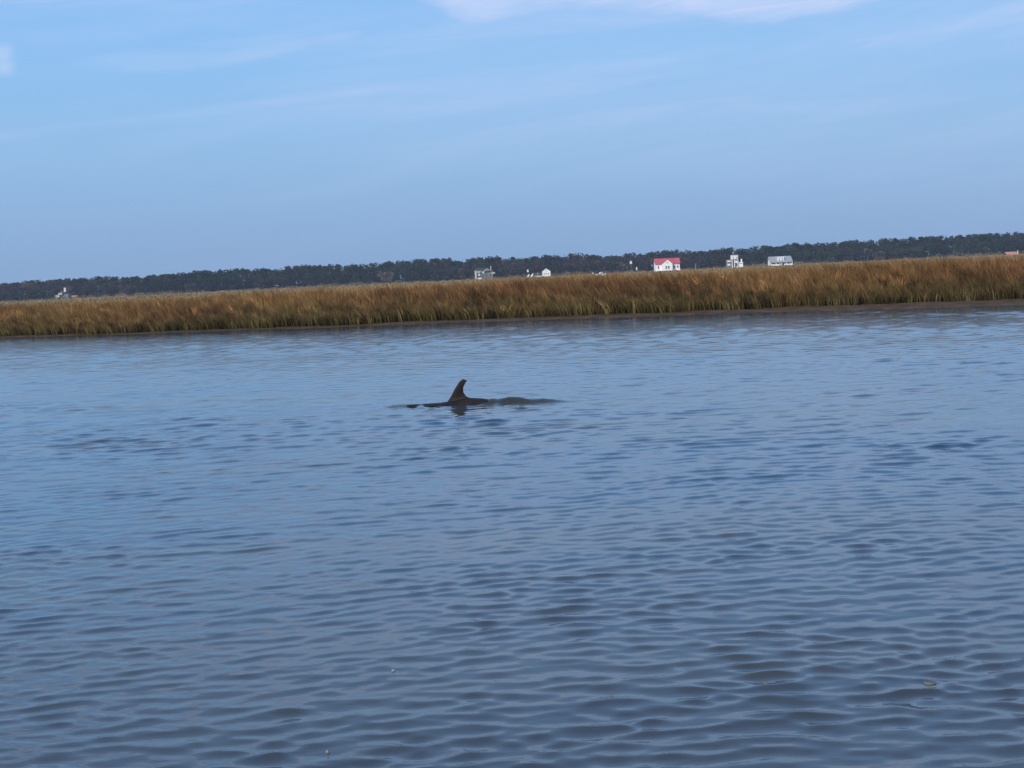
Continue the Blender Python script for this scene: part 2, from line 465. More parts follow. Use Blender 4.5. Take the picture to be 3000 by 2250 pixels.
# ------------------------------------------------------------------ marsh floor and mud
def build_land():
    xs = np.concatenate([np.linspace(-1500, -80, 24), np.linspace(-70, -36, 20), np.linspace(-35, 35, 420), np.linspace(36, 70, 20), np.linspace(80, 1500, 24)])
    ts = np.concatenate([np.linspace(-8, -2.5, 6), np.linspace(-2.3, 8, 80), np.linspace(8.5, 30, 24), np.geomspace(34, 1700, 30)])
    X, T = np.meshgrid(xs, ts)
    Y = bank_y(X) + T
    Z = land_z(X, T)
    m, t, b = mat_new('marsh_mud')
    g = N(t, 'ShaderNodeNewGeometry'); sp = N(t, 'ShaderNodeSeparateXYZ'); t.links.new(g.outputs['Position'], sp.inputs[0])
    n = noise(t, g.outputs['Position'], 1.6, 5, 0.6)
    n2 = noise(t, g.outputs['Position'], 0.05, 4, 0.6)
    mud = mixc(t, maprange(t, n, 0.35, 0.65), (0.050, 0.030, 0.016), (0.10, 0.062, 0.034))
    turf = mixc(t, maprange(t, n2, 0.35, 0.65), (0.20, 0.135, 0.065), (0.27, 0.20, 0.115))
    far = maprange(t, sp.outputs[1], 66, 80)
    t.links.new(mixc(t, far, mud, turf), b.inputs['Base Color'])
    b.inputs['Roughness'].default_value = 0.45
    t.links.new(maprange(t, far, 0, 1, 0.75, 0.95), b.inputs['Roughness'])
    b.inputs['Specular IOR Level'].default_value = 0.08
    bp = N(t, 'ShaderNodeBump'); bp.inputs['Strength'].default_value = 0.6; bp.inputs['Distance'].default_value = 0.05
    t.links.new(noise(t, g.outputs['Position'], 5.0, 4, 0.6), bp.inputs['Height']); t.links.new(bp.outputs[0], b.inputs['Normal'])
    me = grid_mesh('marsh_ground', np.stack([X, Y, Z], -1), m)
    return tag(link(bpy.data.objects.new('marsh_ground', me)), kind='structure')
build_land()

# ------------------------------------------------------------------ marsh grass
def blades(name, pos, hgt, wid, lean, cbase, ctip, mat, midk=0.55):
    n = len(pos)
    f = rng.uniform(0, math.pi, n)
    fx, fy = np.cos(f) * wid / 2, np.sin(f) * wid / 2
    V = np.zeros((n, 5, 3)); C = np.zeros((n, 5, 3))
    V[:, 0] = pos; V[:, 1] = pos
    V[:, 0, 0] -= fx; V[:, 0, 1] -= fy; V[:, 1, 0] += fx; V[:, 1, 1] += fy
    mid = pos.copy(); mid[:, 0] += lean[:, 0] * 0.35; mid[:, 1] += lean[:, 1] * 0.35; mid[:, 2] += hgt * midk
    V[:, 2] = mid; V[:, 3] = mid
    V[:, 2, 0] += fx * .8; V[:, 2, 1] += fy * .8; V[:, 3, 0] -= fx * .8; V[:, 3, 1] -= fy * .8
    tip = pos.copy(); tip[:, 0] += lean[:, 0]; tip[:, 1] += lean[:, 1]; tip[:, 2] += hgt
    V[:, 4] = tip
    C[:, 0] = cbase; C[:, 1] = cbase
    cm_ = cbase * 0.35 + ctip * 0.65
    C[:, 2] = cm_; C[:, 3] = cm_; C[:, 4] = ctip
    o = (np.arange(n) * 5)[:, None]
    fl = np.concatenate([o + np.array([[0, 1, 2, 3]]), o + np.array([[3, 2, 4]])], 1).ravel()
    ls = (np.arange(n)[:, None] * 7 + np.array([[0, 4]])).ravel()
    lt = np.tile([4, 3], n)
    me = np_mesh(name, V.reshape(-1, 3), fl, ls, lt, mat, C.reshape(-1, 3))
    return link(bpy.data.objects.new(name, me))

grass_mat = leafy('dry_marsh_grass', 0.22, 0.8, 0.9, 0.7, 1.15)
GREEN = np.array([0.042, 0.052, 0.018]); OLIVE = np.array([0.080, 0.072, 0.029])
ORANGE = np.array([0.27, 0.140, 0.045]); TAN = np.array([0.39, 0.235, 0.095]); RUST = np.array([0.16, 0.070, 0.034])

def clump_field(ncl, per, x0, x1, t0, t1, hfun, wfun, spread, ptow=1.0, seed=1, skew=1.0, lean_s=1.0):
    g = np.random.default_rng(seed)
    cx = g.uniform(x0, x1, ncl); ct = t0 + (t1 - t0) * g.uniform(0, 1, ncl) ** skew
    cid = np.repeat(np.arange(ncl), per); n = len(cid)
    x = cx[cid] + g.normal(0, spread, n); t = ct[cid] + g.normal(0, spread, n)
    mw = mud_width(x)
    t = np.maximum(t, g.uniform(0, 0.3, n)) + mw + 0.5 * np.clip(nz(x, x * 0, 1.3, 53, 4) + 0.2, 0, 1.5)
    y = bank_y(x) + t; z = land_z(x, t) - 0.02
    tt = t - mw
    chf = np.minimum(g.normal(0.97, 0.12, ncl), 1.06)[cid] ; tone = np.exp(g.normal(0, 0.42, ncl))[cid]
    hgt = hfun(x, tt) * chf * g.uniform(0.74, 1.03, n)
    wid = wfun(tt) * g.uniform(0.6, 1.3, n)
    # clumps lean mostly to the left, wind pressed
    cl = np.stack([g.normal(-0.24, 0.22, ncl), g.normal(0, 0.14, ncl)], 1)[cid]
    lean = (cl + g.normal(0, 0.09, (n, 2))) * hgt[:, None] * lean_s
    # colours: green fringe near the water, dry behind
    patch = nz(x * 1.0, tt * 1.5, 0.5, 51, 4)
    ctype = (g.uniform(0, 1, ncl)[cid] * 0.65 + 0.35 * g.uniform(0, 1, n))
    gtop = 1.5 + 0.7 * np.exp(-((x + 4) / 9) ** 2) + 0.8 * nz(x, x * 0, 0.5, 52, 4)
    gf = np.clip(1.0 - (tt - gtop + g.normal(0, .9, ncl)[cid]) / 0.9, 0, 1)[:, None]
    dry = ORANGE[None] * (1 - ctype[:, None]) + TAN[None] * ctype[:, None]
    rustf = np.clip(0.30 + 0.25 / (1 + np.exp(-(x - 0) / 4)) + 0.50 * patch + g.normal(0, 0.25, n) , 0, 0.85)[:, None]
    dry = dry * (1 - rustf) + RUST[None] * rustf
    grn = GREEN[None] * (1 - ctype[:, None]) + OLIVE[None] * ctype[:, None]
    ctip = dry * (1 - gf * 0.58) + grn * gf * 0.58
    cbase = grn * 0.6 + dry * 0.25 * (1 - gf) + grn * 0.4 * gf
    v = (g.uniform(0.75, 1.25, n) * tone)[:, None]
    return np.stack([x, y, z], 1), hgt, wid, lean, cbase * v, ctip * v

def hnear(x, t):
    # low at the water's edge, full height a few metres in
    top = 1.385 - 0.19 / (1 + np.exp((x + 12) / 5.0)) + 0.07 * nz(x, t, 0.6, 61, 4)
    return np.interp(t, [0, 0.6, 2.0, 3.6, 5.5, 9], [0.42, 0.55, 0.80, 1.08, 1.24, 1.30]) / 1.30 * top
p = clump_field(9000, 24, -36, 32, 0.0, 9.0, hnear, lambda t: 0.034 + 0.001 * t, 0.085, seed=5, skew=0.85)
edge_fringe = clump_field(2600, 12, -36, 32, 0.0, 1.3, hnear, lambda t: 0.024 + 0 * t, 0.12, seed=6)
far_l = clump_field(1500, 10, -140, -34, 0.0, 12.0, hnear, lambda t: 0.10 + 0 * t, 0.25, seed=8)
far_r = clump_field(900, 10, 31, 80, 0.0, 12.0, hnear, lambda t: 0.07 + 0 * t, 0.2, seed=9)
mid = clump_field(5000, 8, -80, 70, 9.0, 60.0, lambda x, t: 1.22 + 0.1 * nz(x, t, 0.2, 62, 3) - (t - 9) * 0.010, lambda t: 0.05 + 0.002 * t, 0.25, seed=10)
allp = [np.concatenate(a) for a in zip(p, edge_fringe, far_l, far_r, mid)]
o = blades('marsh_grass', *allp, grass_mat)
tag(o, 'dense orange brown marsh grass with a green lower fringe along the river bank', 'marsh grass', kind='stuff')
# far, low marsh seen over the crest
g = np.random.default_rng(12)
n = 46000
t = 90 * (800 / 90) ** g.uniform(0, 1, n); x = g.uniform(-1, 1, n) * (t + 60) * 0.55
y = 50 + t + 0 * x; hgt = g.uniform(0.25, 0.60, n) * (1 + 0.3 * nz(x, y, 0.02, 71, 4)); wid = 0.10 + t * 0.0011
lean = g.normal(0, 0.15, (n, 2)) * hgt[:, None]
k = np.clip(0.5 + 0.5 * nz(x, y * 0.5, 0.03, 72, 4), 0, 1)[:, None]
c = (np.array([[0.40, 0.27, 0.13]]) * (1 - k) + np.array([[0.27, 0.20, 0.10]]) * k) * g.uniform(0.8, 1.2, n)[:, None]
tz = land_z(x, y - bank_y(x)) - 0.02
o = blades('low_marsh_grass', np.stack([x, y, tz], 1), hgt, wid, lean, c * 0.8, c, grass_mat)
tag(o, 'flat pale tan marsh stretching from the tall grass to the far tree line', 'marsh grass', kind='stuff')

# ------------------------------------------------------------------ far wood
leaf_mat = leafy('tree_foliage', 0.38, 0.85, 0.12, 0.75, 1.25)
bark_mat = simple('tree_bark', (0.09, 0.075, 0.06), 0.9, 0.3, 1.0, 0.1)
sk = [(-700,868),(-300,846),(0,831),(90,826),(217,814),(380,811),(583,797),(600,792.5),(864,781),(1058,774),(1159,765),(1295,755),(1350,759),(1365,765),(1410,755),(1445,750),(1470,750),(1496,758),(1519,754),(1553,758),(1580,750),(1610,745),(1648,751),(1670,744),(1690,748),(1710,742),(1744,747),(1831,745),(1898,741),(1930,740),(1957,734),(2004,733),(2048,734),(2082,735),(2151,726),(2195,724),(2229,721),(2257,719),(2297,724),(2330,714),(2355,710),(2408,716),(2441,706),(2517,706),(2622,699),(2696,695),(2820,688),(2866,685),(2970,680),(3000,679),(3400,660),(3900,635)]
skx = np.array([a for a, _ in sk]); sky_ = np.array([b for _, b in sk])
def skyline_h(X, D):
    """tree-top height at world X, distance D, read from the photograph's skyline"""
    px = 1500 + X / D * F
    row = np.interp(px, skx, sky_)
    hor = HOR - (px - 1500) * 0.047
    return (hor - row) * D / F + H

def crown_cards(centres, radii, n, size, g, flat=0.8):
    """leaf-clump cards spread through a set of lobes; denser towards each lobe's skin"""
    k = g.integers(0, len(centres), n)
    d = g.normal(0, 1, (n, 3)); d /= np.linalg.norm(d, axis=1)[:, None]
    r = g.uniform(0.35, 1.05, n) ** 0.6
    P = centres[k] + d * (radii[k] * r)[:, None] * np.array([1, 1, flat])
    nrm = d + g.normal(0, 0.55, (n, 3)); nrm /= np.linalg.norm(nrm, axis=1)[:, None]
    t = np.cross(nrm, g.normal(0, 1, (n, 3))); t /= np.linalg.norm(t, axis=1)[:, None]
    b = np.cross(nrm, t)
    s = (size * g.uniform(0.6, 1.35, n))[:, None]
    V = np.stack([P - t * s - b * s * .6, P + t * s * .9 - b * s * .5, P + t * s * .6 + b * s * .8, P - t * s * .7 + b * s * .6], 1)
    return V.reshape(-1, 3)
def quads(name, V, C, mat):
    n = len(V) // 4
    return np_mesh(name, V, np.arange(n * 4), np.arange(n) * 4, np.full(n, 4), mat, C)

def crown_lobes(h, w, g, kind):
    if kind == 'pine':       # tall bare stem, ragged flat-topped crown
        m = 6; z = h * g.uniform(0.55, 0.93, m); z[0] = h * 0.9
        c = np.stack([g.normal(0, w * .24, m), g.normal(0, w * .24, m), z], 1); r = w * g.uniform(0.20, 0.34, m)
    else:                    # broad dense crown
        m = 8; z = h * g.uniform(0.28, 0.80, m); z[0] = h * 0.78
        c = np.stack([g.normal(0, w * .26, m), g.normal(0, w * .26, m), z], 1); r = w * g.uniform(0.24, 0.40, m)
    r = np.minimum(r, (h - c[:, 2]) + 0.6)
    r = np.maximum(r, 0.7)
    return c, r

DARKG = np.array([0.022, 0.030, 0.019]); MIDG = np.array([0.036, 0.046, 0.024]); BARE = np.array([0.070, 0.055, 0.050]); PALE = np.array([0.20, 0.165, 0.125])
def build_wood():
    g = np.random.default_rng(40)
    VV, CC = [], []
    rows = [(930, 5.0, 0.62), (942, 5.0, 0.82), (955, 4.6, 0.96), (966, 4.2, 1.0), (976, 4.2, 1.0)]
    for D, step, hk in rows:
        x = -560.0
        while x < 560:
            inside = abs(x) < 400
            X = x + g.uniform(-2, 2); Y = D + g.uniform(-5, 5)
            top = skyline_h(np.array([X]), Y)[0]
            h = max(5.0, (top - 0.45) * hk * g.uniform(0.92, 1.04) if hk < 0.99 else (top - 0.45) * g.uniform(0.96, 1.05))
            h *= 1 + 0.05 * float(nz(np.array([X]), np.array([0.0]), 0.16, 92, 3)[0])
            w = g.uniform(6.0, 12.0)
            kind = 'pine' if (g.uniform() < 0.45 and hk > .9) else 'broad'
            c, r = crown_lobes(h, w, g, kind)
            if hk < 0.9:
                c = np.concatenate([c, np.array([[0, 0, h * .22], [w * .2, 0, h * .16]])]); r = np.concatenate([r, [w * .3, w * .3]])
            nn = (230 if inside else 70) + (60 if hk < .9 else 0)
            V = crown_cards(c, r, nn, 0.52 if inside else 1.1, g) + np.array([X, Y, 0.35])
            lf = float(nz(np.array([X]), np.array([Y * 0.3]), 0.045, 91, 3)[0])
            bare_p = 0.30 + 0.75 * lf + (0.10 if hk < .9 else 0)
            u = g.uniform() * 0.35 + 0.32
            if u < bare_p: col = BARE * g.uniform(0.7, 0.95) if g.uniform() > .05 else PALE * g.uniform(.5, .7)
            elif u < 0.55: col = DARKG * g.uniform(0.9, 1.3)
            else: col = MIDG * g.uniform(0.8, 1.25)
            cv = col[None] * np.repeat(g.uniform(0.85, 1.15, len(V) // 4), 4)[:, None]
            VV.append(V); CC.append(cv)
            x += step * g.uniform(0.75, 1.25) * (1 if inside else 1.6)
    # trunks as narrow upright strips of quads are hidden; dense understorey closes the foot of the wood
    for _ in range(1500):
        X = g.uniform(-560, 560); Y = g.uniform(922, 975); s = g.uniform(1.2, 2.6)
        c = np.array([[0, 0, s * .6], [s * .8, 0, s * .4]]); r = np.array([s, s * .8])
        V = crown_cards(c, r, 26, 0.7, g) + np.array([X, Y, 0.35])
        col = (DARKG if g.uniform() < .6 else BARE * .8) * g.uniform(.7, 1.2)
        VV.append(V); CC.append(np.repeat(col[None], len(V), 0))
    V = np.concatenate(VV); C = np.concatenate(CC)
    o = link(bpy.data.objects.new('far_wood', quads('far_wood', V, C, leaf_mat)))
    tag(o, 'long dark belt of pines and bare hardwoods along the far side of the marsh', 'wood', kind='stuff')
build_wood()

def make_tree(name, px, top_py, D, w, colour, kind, label, size=0.5, n=700, limb=True, group=None):
    """one tree that can be told apart: trunk with limbs, crown of leaf clumps"""
    g = np.random.default_rng(int(px))
    base = at(px, top_py, D); top = base.z
    x0 = base.x; z0 = 0.35; h = top - z0
    e = empty(name, (x0, D, z0), 0, label, 'tree', group)
    c, r = crown_lobes(h, w, g, kind)
    mb = MB()
    mb.bar((0, 0, -0.3), (g.normal(0, .2), 0, h * .55), w * .045 + .08, w * .028 + .04)
    tp = (g.normal(0, .2), 0, h * .55)
    for k in range(len(c)):
        mb.bar((tp[0], 0, h * g.uniform(.3, .55)), tuple(c[k]), .10, .04, 5)
    mb.build('trunk', bark_mat, e)
    V = crown_cards(c, r, n, size, g)
    cv = np.array(colour)[None] * np.repeat(g.uniform(0.65, 1.35, n), 4)[:, None]
    cr = link(bpy.data.objects.new('crown', quads('crown', V, cv, leaf_mat)), e)
    return e
T_ = [
 ('leafless_tree', 1139, 796, 915, 7, PALE*.9, 'broad', 'pale leafless tree at the foot of the wood, left of the half hidden house'),
 ('leafless_tree', 370, 832, 915, 9, BARE*1.2, 'broad', 'broad brownish leafless tree in the far wood right of the leftmost pale house'),
 ('leafless_tree', 562, 832, 905, 8, BARE*1.3, 'broad', 'pale brown leafless tree standing low against the wood in the left quarter'),
 ('leafless_tree', 2541, 728, 905, 6, PALE*.8, 'pine', 'tall thin pale tree rising from the marsh edge right of the grey roofed house'),
 ('leafless_tree', 2572, 734, 900, 6, PALE*.7, 'broad', 'short pale tree just right of the tall thin pale tree at the marsh edge'),
 ('shrub_tree', 2790, 742, 880, 14, np.array([.13,.11,.06]), 'broad', 'wide low olive brown tree between the wood and the marsh towards the right'),
 ('shrub_tree', 2665, 726, 905, 12, MIDG*1.5, 'broad', 'rounded green tree in front of the wood above the middle of the right marsh'),
 ('skyline_tree', 1610, 744, 950, 13, DARKG*1.1, 'broad', 'broad round dark tree bulging over the skyline above the white gabled house'),
 ('skyline_tree', 1710, 742, 950, 8, DARKG*.9, 'broad', 'dome shaped dark tree on the skyline left above the white boat'),
 ('skyline_tree', 1672, 744, 950, 5.5, DARKG*.9, 'broad', 'small dark dome just left of the larger dome on the skyline'),
 ('skyline_tree', 1957, 734, 950, 7.5, DARKG*1.1, 'broad', 'dark tree rising on the skyline straight above the red roofed house'),
 ('skyline_tree', 2355, 709, 950, 9, DARKG*1.2, 'broad', 'highest dark tree bump right of the grey roofed house'),
 ('skyline_tree', 2622, 695, 950, 4, DARKG*1.0, 'pine', 'small round crown standing alone above the right skyline'),
 ('skyline_tree', 2696, 691, 950, 3.8, DARKG*1.0, 'pine', 'narrow crown poking over the skyline, right of the small round one'),
 ('skyline_tree', 2820, 687, 950, 3.6, DARKG*1.0, 'pine', 'lone little crown on the skyline above the wide olive brown tree'),
 ('skyline_tree', 1445, 749, 950, 12, BARE*.5, 'broad', 'broad brown tinged tree on the skyline above the half hidden white house'),
 ('skyline_tree', 219, 813, 950, 6, DARKG*1.0, 'broad', 'dark crown stepping up on the skyline above the leftmost pale house'),
]
for nm, px, py, D, w, c, kd, lb in T_:
    make_tree(nm, px, py, D, w, c, kd, lb, size=0.45 if w < 9 else 0.55, n=420 if w < 6 else 750)

# tan and olive brush at the marsh edge
def build_scrub():
    g = np.random.default_rng(77); VV, CC = [], []
    for _ in range(900):
        X = g.uniform(-420, 420); Y = g.uniform(790, 915); s = g.uniform(0.5, 1.5) * (1 + .5 * math.sin(X * .05))
        c = np.array([[0, 0, s * .5], [s * .9, 0, s * .35], [-s, 0, s * .3]]); r = np.array([s, s * .8, s * .7])
        V = crown_cards(c, r, 34, 0.35, g) + np.array([X, Y, 0.35])
        u = g.uniform()
        col = (np.array([.26, .19, .11]) if u < .45 else np.array([.15, .13, .065]) if u < .8 else np.array([.20, .13, .10])) * g.uniform(.7, 1.2)
        VV.append(V); CC.append(np.repeat(col[None], len(V), 0))
    o = link(bpy.data.objects.new('marsh_brush', quads('marsh_brush', np.concatenate(VV), np.concatenate(CC), leaf_mat)))
    tag(o, 'ragged tan and olive brush between the low marsh and the far wood', 'brush', kind='stuff')
build_scrub()

# ------------------------------------------------------------------ houses
WHITE = simple('white_siding', (0.80, 0.79, 0.77), 0.6, 0.04, 0.6)
CREAM = simple('weathered_white_paint', (0.66, 0.66, 0.64), 0.7, 0.10, 0.8)
RED = simple('red_metal_roof', (0.46, 0.085, 0.11), 0.45, 0.12, 0.4)
GREYROOF = simple('grey_metal_roof', (0.30, 0.32, 0.34), 0.4, 0.15, 0.5)
DARKROOF = simple('dark_shingle_roof', (0.045, 0.045, 0.05), 0.85, 0.2, 0.8)
PINKROOF = simple('salmon_tiled_roof', (0.45, 0.22, 0.17), 0.8, 0.12, 0.8)
GLASS = simple('dark_window_glass', (0.05, 0.06, 0.07), 0.15, 0.2, 1.0, 0.5)
WOOD = simple('weathered_brown_timber', (0.20, 0.13, 0.09), 0.85, 0.2, 1.2)
PILE = simple('grey_timber_piling', (0.24, 0.21, 0.18), 0.9, 0.2, 1.2)
DULL = simple('dull_grey_white_paint', (0.40, 0.41, 0.40), 0.8, 0.15, 0.8)
GREYWALL = simple('grey_green_siding', (0.17, 0.18, 0.17), 0.8, 0.15, 0.8)

def window(parent, x, z, y, w=0.9, h=1.4, trim=CREAM):
    f = MB().box(x - w/2, x + w/2, y - 0.10, y - 0.002, z, z + h).build('window', trim, parent)
    MB().box(x - w/2 + .12, x + w/2 - .12, y - 0.13, y - 0.102, z + .12, z + h / 2 - .04).build('pane', GLASS, f)
    MB().box(x - w/2 + .12, x + w/2 - .12, y - 0.13, y - 0.102, z + h / 2 + .04, z + h - .12).build('pane', GLASS, f)
    return f
def gable_roof_x(mb, x0, x1, yf, yb, ze, zr, th=0.18):
    """ridge along x"""
    ym = (yf + yb) / 2
    mb.prism_x([(yf, ze), (ym, zr), (yb, ze), (yb, ze + th), (ym, zr + th), (yf, ze + th)], x0, x1)
def gable_roof_y(mb, x0, x1, yf, yb, ze, zr, th=0.18):
    xm = (x0 + x1) / 2
    mb.prism([(x0, ze), (xm, zr), (x1, ze), (x1, ze + th), (xm, zr + th), (x0, ze + th)], yf, yb)
def base_at(px, D): 
    hor = HOR - (px - 1500) * 0.047
    p_ = at(px, hor, D); return (p_.x, D, 0.33)
S = 700 / F   # metres per photo pixel at the houses

# --- red-roofed house : x 1921-1992, eaves row 772, ridge 758, floor 794
def red_house():
    D = 700; b = base_at(1956, D); b = (b[0], b[1], b[2] + (-.85))
    e = empty('red_roofed_house', b, R(0), 'bright white house with a red metal roof and a central front gable', 'house')
    w0, w1 = -5.7, 5.8; fz = 1.1; ez = 4.35
    MB().box(w0, w1, 0, 8, fz, ez).prism_x([(0, ez), (8, ez), (4, ez + 2.3)], w0 + .02, w1 - .02).build('wall', WHITE, e)
    m = MB(); gable_roof_x(m, w0 - .35, w1 + .35, -0.6, 8.6, ez - .05, ez + 2.5); m.build('roof', RED, e)
    MB().prism([(-2.9, fz), (2.1, fz), (2.1, ez + .1), (-.4, ez + 2.1), (-2.9, ez + .1)], -2.2, -0.01).build('front_gable', WHITE, e)
    m = MB(); gable_roof_y(m, -3.2, 2.4, -2.5, 3.4, ez + .0, ez + 2.15, .14); m.build('gable_roof', RED, e)
    window(e, -0.9, fz + .9, -2.2); window(e, 0.3, fz + .9, -2.2)
    window(e, -4.4, fz + 1.0, 0, .8); window(e, 3.1, fz + .5, 0, 1.0, 1.9); window(e, 4.8, fz + 1.0, 0, .8)
    window(e, -.4, ez + .3, -2.2, .6, .7)
    MB().box(w0, -2.95, -1.5, -0.01, fz - .16, fz).build('deck', CREAM, e); MB().box(2.15, w1, -1.5, -0.01, fz - .16, fz).build('deck', CREAM, e)
    m = MB()
    for x in np.linspace(2.3, w1 - .1, 5): m.box(x, x + .08, -1.48, -1.40, fz, fz + .9)
    m.box(2.3, w1, -1.49, -1.39, fz + .9, fz + .98).build('railing', WHITE, e)
    for x in (-5.5, -3.6, -2.0, 0.3, 2.6, 4.2, 5.6): MB().box(x, x + .25, -1.4, -1.15, -0.3, fz - .165).build('piling', PILE, e)
    MB().box(w0 + .3, w1 - .3, .6, 7.6, -.3, fz - .02).build('skirt_wall', WOOD, e)
    m = MB()
    for k in range(5): m.box(-1.1, .3, -2.3 - .3 * (5 - k), -2.3 - .3 * (4 - k), -.3, .2 * k + .1)
    m.build('front_steps', WHITE, e)
    return e
red_house()

# --- tower house : x 2129-2180, rows 747-792
def tower_house():
    D = 700; b = base_at(2153, D); b = (b[0], b[1], b[2] + (-.8))
    e = empty('tower_house', b, 0, 'narrow white tower topped house with stacked porches right of the red roofed house', 'house')
    m = MB().box(-1.5, 1.7, 0, 3.2, 4.9, 6.6); m.build('tower_cabin', WHITE, e, bevel=.25)
    m = MB().prism([(-1.7, 6.6), (1.9, 6.6), (1.5, 6.95), (-1.3, 6.95)], -.2, 3.4); m.build('roof', CREAM, e)
    window(e, -.7, 5.3, -.0, .7, .8, WHITE); window(e, .9, 5.3, -.0, .7, .8, WHITE)
    MB().box(-3.3, 2.0, 1.2, 6, 1.2, 4.88).build('wall', GREYWALL, e)
    for x in (-1.4, -.3, 1.35): MB().box(x, x + .28, -.1, .15, 1.0, 4.88).build('porch_post', WHITE, e)
    MB().box(.1, 1.1, .3, 1.19, 3.2, 4.3).build('bay', WHITE, e)
    MB().box(-3.5, -1.75, .2, 1.19, 3.75, 4.35).build('upper_balcony', WHITE, e, bevel=.08)
    MB().box(-3.4, -2.0, .6, 1.19, 2.0, 3.0).build('lower_window_bay', CREAM, e)
    MB().box(2.02, 3.9, .0, 4, 1.2, 2.9).build('side_wing', WHITE, e)
    m = MB(); gable_roof_x(m, .9, 4.0, -.3, 4.2, 2.92, 3.5, .12); m.build('side_wing_roof', CREAM, e)
    MB().box(3.0, 3.6, .5, 1.2, 3.2, 5.0).build('chimney', WHITE, e)
    MB().box(-4.1, 4.3, -1.2, 1.19, .75, .98).build('deck', CREAM, e)
    MB().box(-4.1, -.2, -1.0, -.9, .0, .74).build('lattice', CREAM, e); MB().box(.6, 1.3, -1.6, -.85, -.3, 1.5).build('lattice', CREAM, e)
    for x in (-3.9, 1.9, 3.0, 4.0): MB().box(x, x + .2, -1.0, -.8, -.3, .74).build('piling', PILE, e)
tower_house()

# --- grey metal-roofed house : x 2256-2322, rows 750-786
def grey_house():
    D = 700; b = base_at(2289, D); b = (b[0], b[1], b[2] + (-.88))
    e = empty('grey_roofed_house', b, 0, 'white house with a wide grey metal roof and a white dormer in its middle', 'house')
    MB().box(-5.0, 5.2, 1.5, 8, .9, 2.6).build('wall', WHITE, e)
    MB().prism_x([(-.6, 2.55), (-.6, 2.72), (4.6, 5.45), (9.2, 2.72), (9.2, 2.55), (4.6, 5.27)], -5.4, 5.5).build('roof', GREYROOF, e)
    MB().prism_x([(1.6, 2.62), (7.9, 2.62), (4.6, 5.25)], -5.0, 5.2).build('end_gable', WHITE, e)
    MB().box(-1.5, 1.5, .7, 4.2, 3.1, 4.75).build('dormer', WHITE, e)
    m = MB(); gable_roof_x(m, -1.7, 1.7, .45, 4.4, 4.77, 5.1, .1); m.build('dormer_roof', WHITE, e)
    window(e, -.7, 3.5, .7, .6, .9); window(e, .7, 3.5, .7, .6, .9)
    MB().box(-5.3, 5.4, -.5, 1.49, .7, .88).build('porch_floor', CREAM, e)
    for x in (-5.2, -2.6, -.1, 2.4, 5.0): MB().box(x, x + .28, -.4, -.12, .88, 2.55).build('porch_post', WHITE, e)
    MB().box(-5.2, -.4, -.38, -.30, .9, 1.75).build('railing', WHITE, e); MB().box(1.2, 5.2, -.38, -.30, .9, 1.75).build('railing', WHITE, e)
    for x in (-3.6, -1.4, 1.2, 3.6): window(e, x, 1.1, 1.5, 1.0, 1.3)
    MB().prism([(-5.3, -.3), (-4.6, -.3), (-3.6, .69), (-5.3, .69)], -.45, -.2).build('porch_brace', CREAM, e); MB().prism([(.5, -.1), (1.8, -.1), (2.2, .69), (0, .69)], -.45, -.2).build('porch_brace', CREAM, e)
    for x in (-5.1, -2.0, 1.0, 3.5, 5.0): MB().box(x, x + .25, -.3, 0, -.3, .69).build('piling', PILE, e)
    MB().bar((-5.3, -.8, -.3), (-5.3, -.8, 5.4), .07, .05).build('corner_pole', PILE, e)
grey_house()

# --- white gabled house : x 1570-1613, rows 788-812
def gabled_house():
    D = 720; b = base_at(1601, D); b = (b[0], b[1], b[2] + (-.9))
    e = empty('gabled_house', b, 0, 'small white house with a steep gable end and a low dark roofed wing', 'house')
    MB().prism([(-1.95, 1.0), (1.95, 1.0), (1.95, 3.5), (0, 4.85), (-1.95, 3.5)], 0, 8).build('wall', WHITE, e)
    m = MB(); gable_roof_y(m, -2.15, 2.15, -.15, 8.2, 3.38, 4.87, .1); m.build('roof', CREAM, e)
    for x in (-1.1, -.1, .9): window(e, x, 2.0, 0, .55, .9)
    window(e, 0, 3.5, 0, .5, .6)
    MB().box(-5.6, -1.97, 2, 7, .9, 1.75).build('wing_wall', WHITE, e)
    m = MB(); gable_roof_x(m, -5.7, -1.97, 1.7, 7.3, 1.76, 3.0, .12); m.build('wing_roof', DARKROOF, e)
    MB().bar((-4.2, 1.8, 1.8), (-4.2, 1.8, 3.1), .1, .1).build('vent_pipe', CREAM, e)
    MB().box(-2.9, 1.95, -.7, -.01, .75, .98).build('deck', WOOD, e)
    MB().box(-2.4, 1.8, .3, 7, -.3, .97).build('skirt_wall', WOOD, e)
    for x in (-2.8, -.8, .7, 1.75): MB().box(x, x + .18, -.65, -.47, -.3, .74).build('piling', PILE, e)
gabled_house()
def leaning_board(px, D, w, h, lean, label, mat=CREAM):
    b = base_at(px, D)
    e = empty('boat_on_trailer', b, 0, label, 'boat')
    # an upturned skiff leaning on a trestle
    m = MB(); pts = []
    for k in range(7):
        u = k / 6; half = .55 * math.sin(math.pi * min(1, .25 + u * .75)) + .02
        pts.append((lean * (1 - u) * 2 - w / 2, u, half))
    n = 7; v = []
    for u_, k, half in pts:
        z = k * h
        v += [(u_ - half * .9, 0, z), (u_, -.35 * (half + .2), z), (u_ + half * .9, 0, z)]
    f = []
    for k in range(n - 1):
        a = k * 3
        f += [(a, a + 1, a + 4, a + 3), (a + 1, a + 2, a + 5, a + 4), (a + 2, a, a + 3, a + 5)]
    f += [(2, 1, 0), (18, 19, 20)]
    m.add(v, f); m.build('hull', mat, e)
    MB().bar((-.2, .5, -.2), (-w / 2 + lean, .05, h * .6), .07).bar((.5, .6, -.2), (-w / 2 + lean + .3, .05, h * .6), .07).build('trestle', PILE, e)
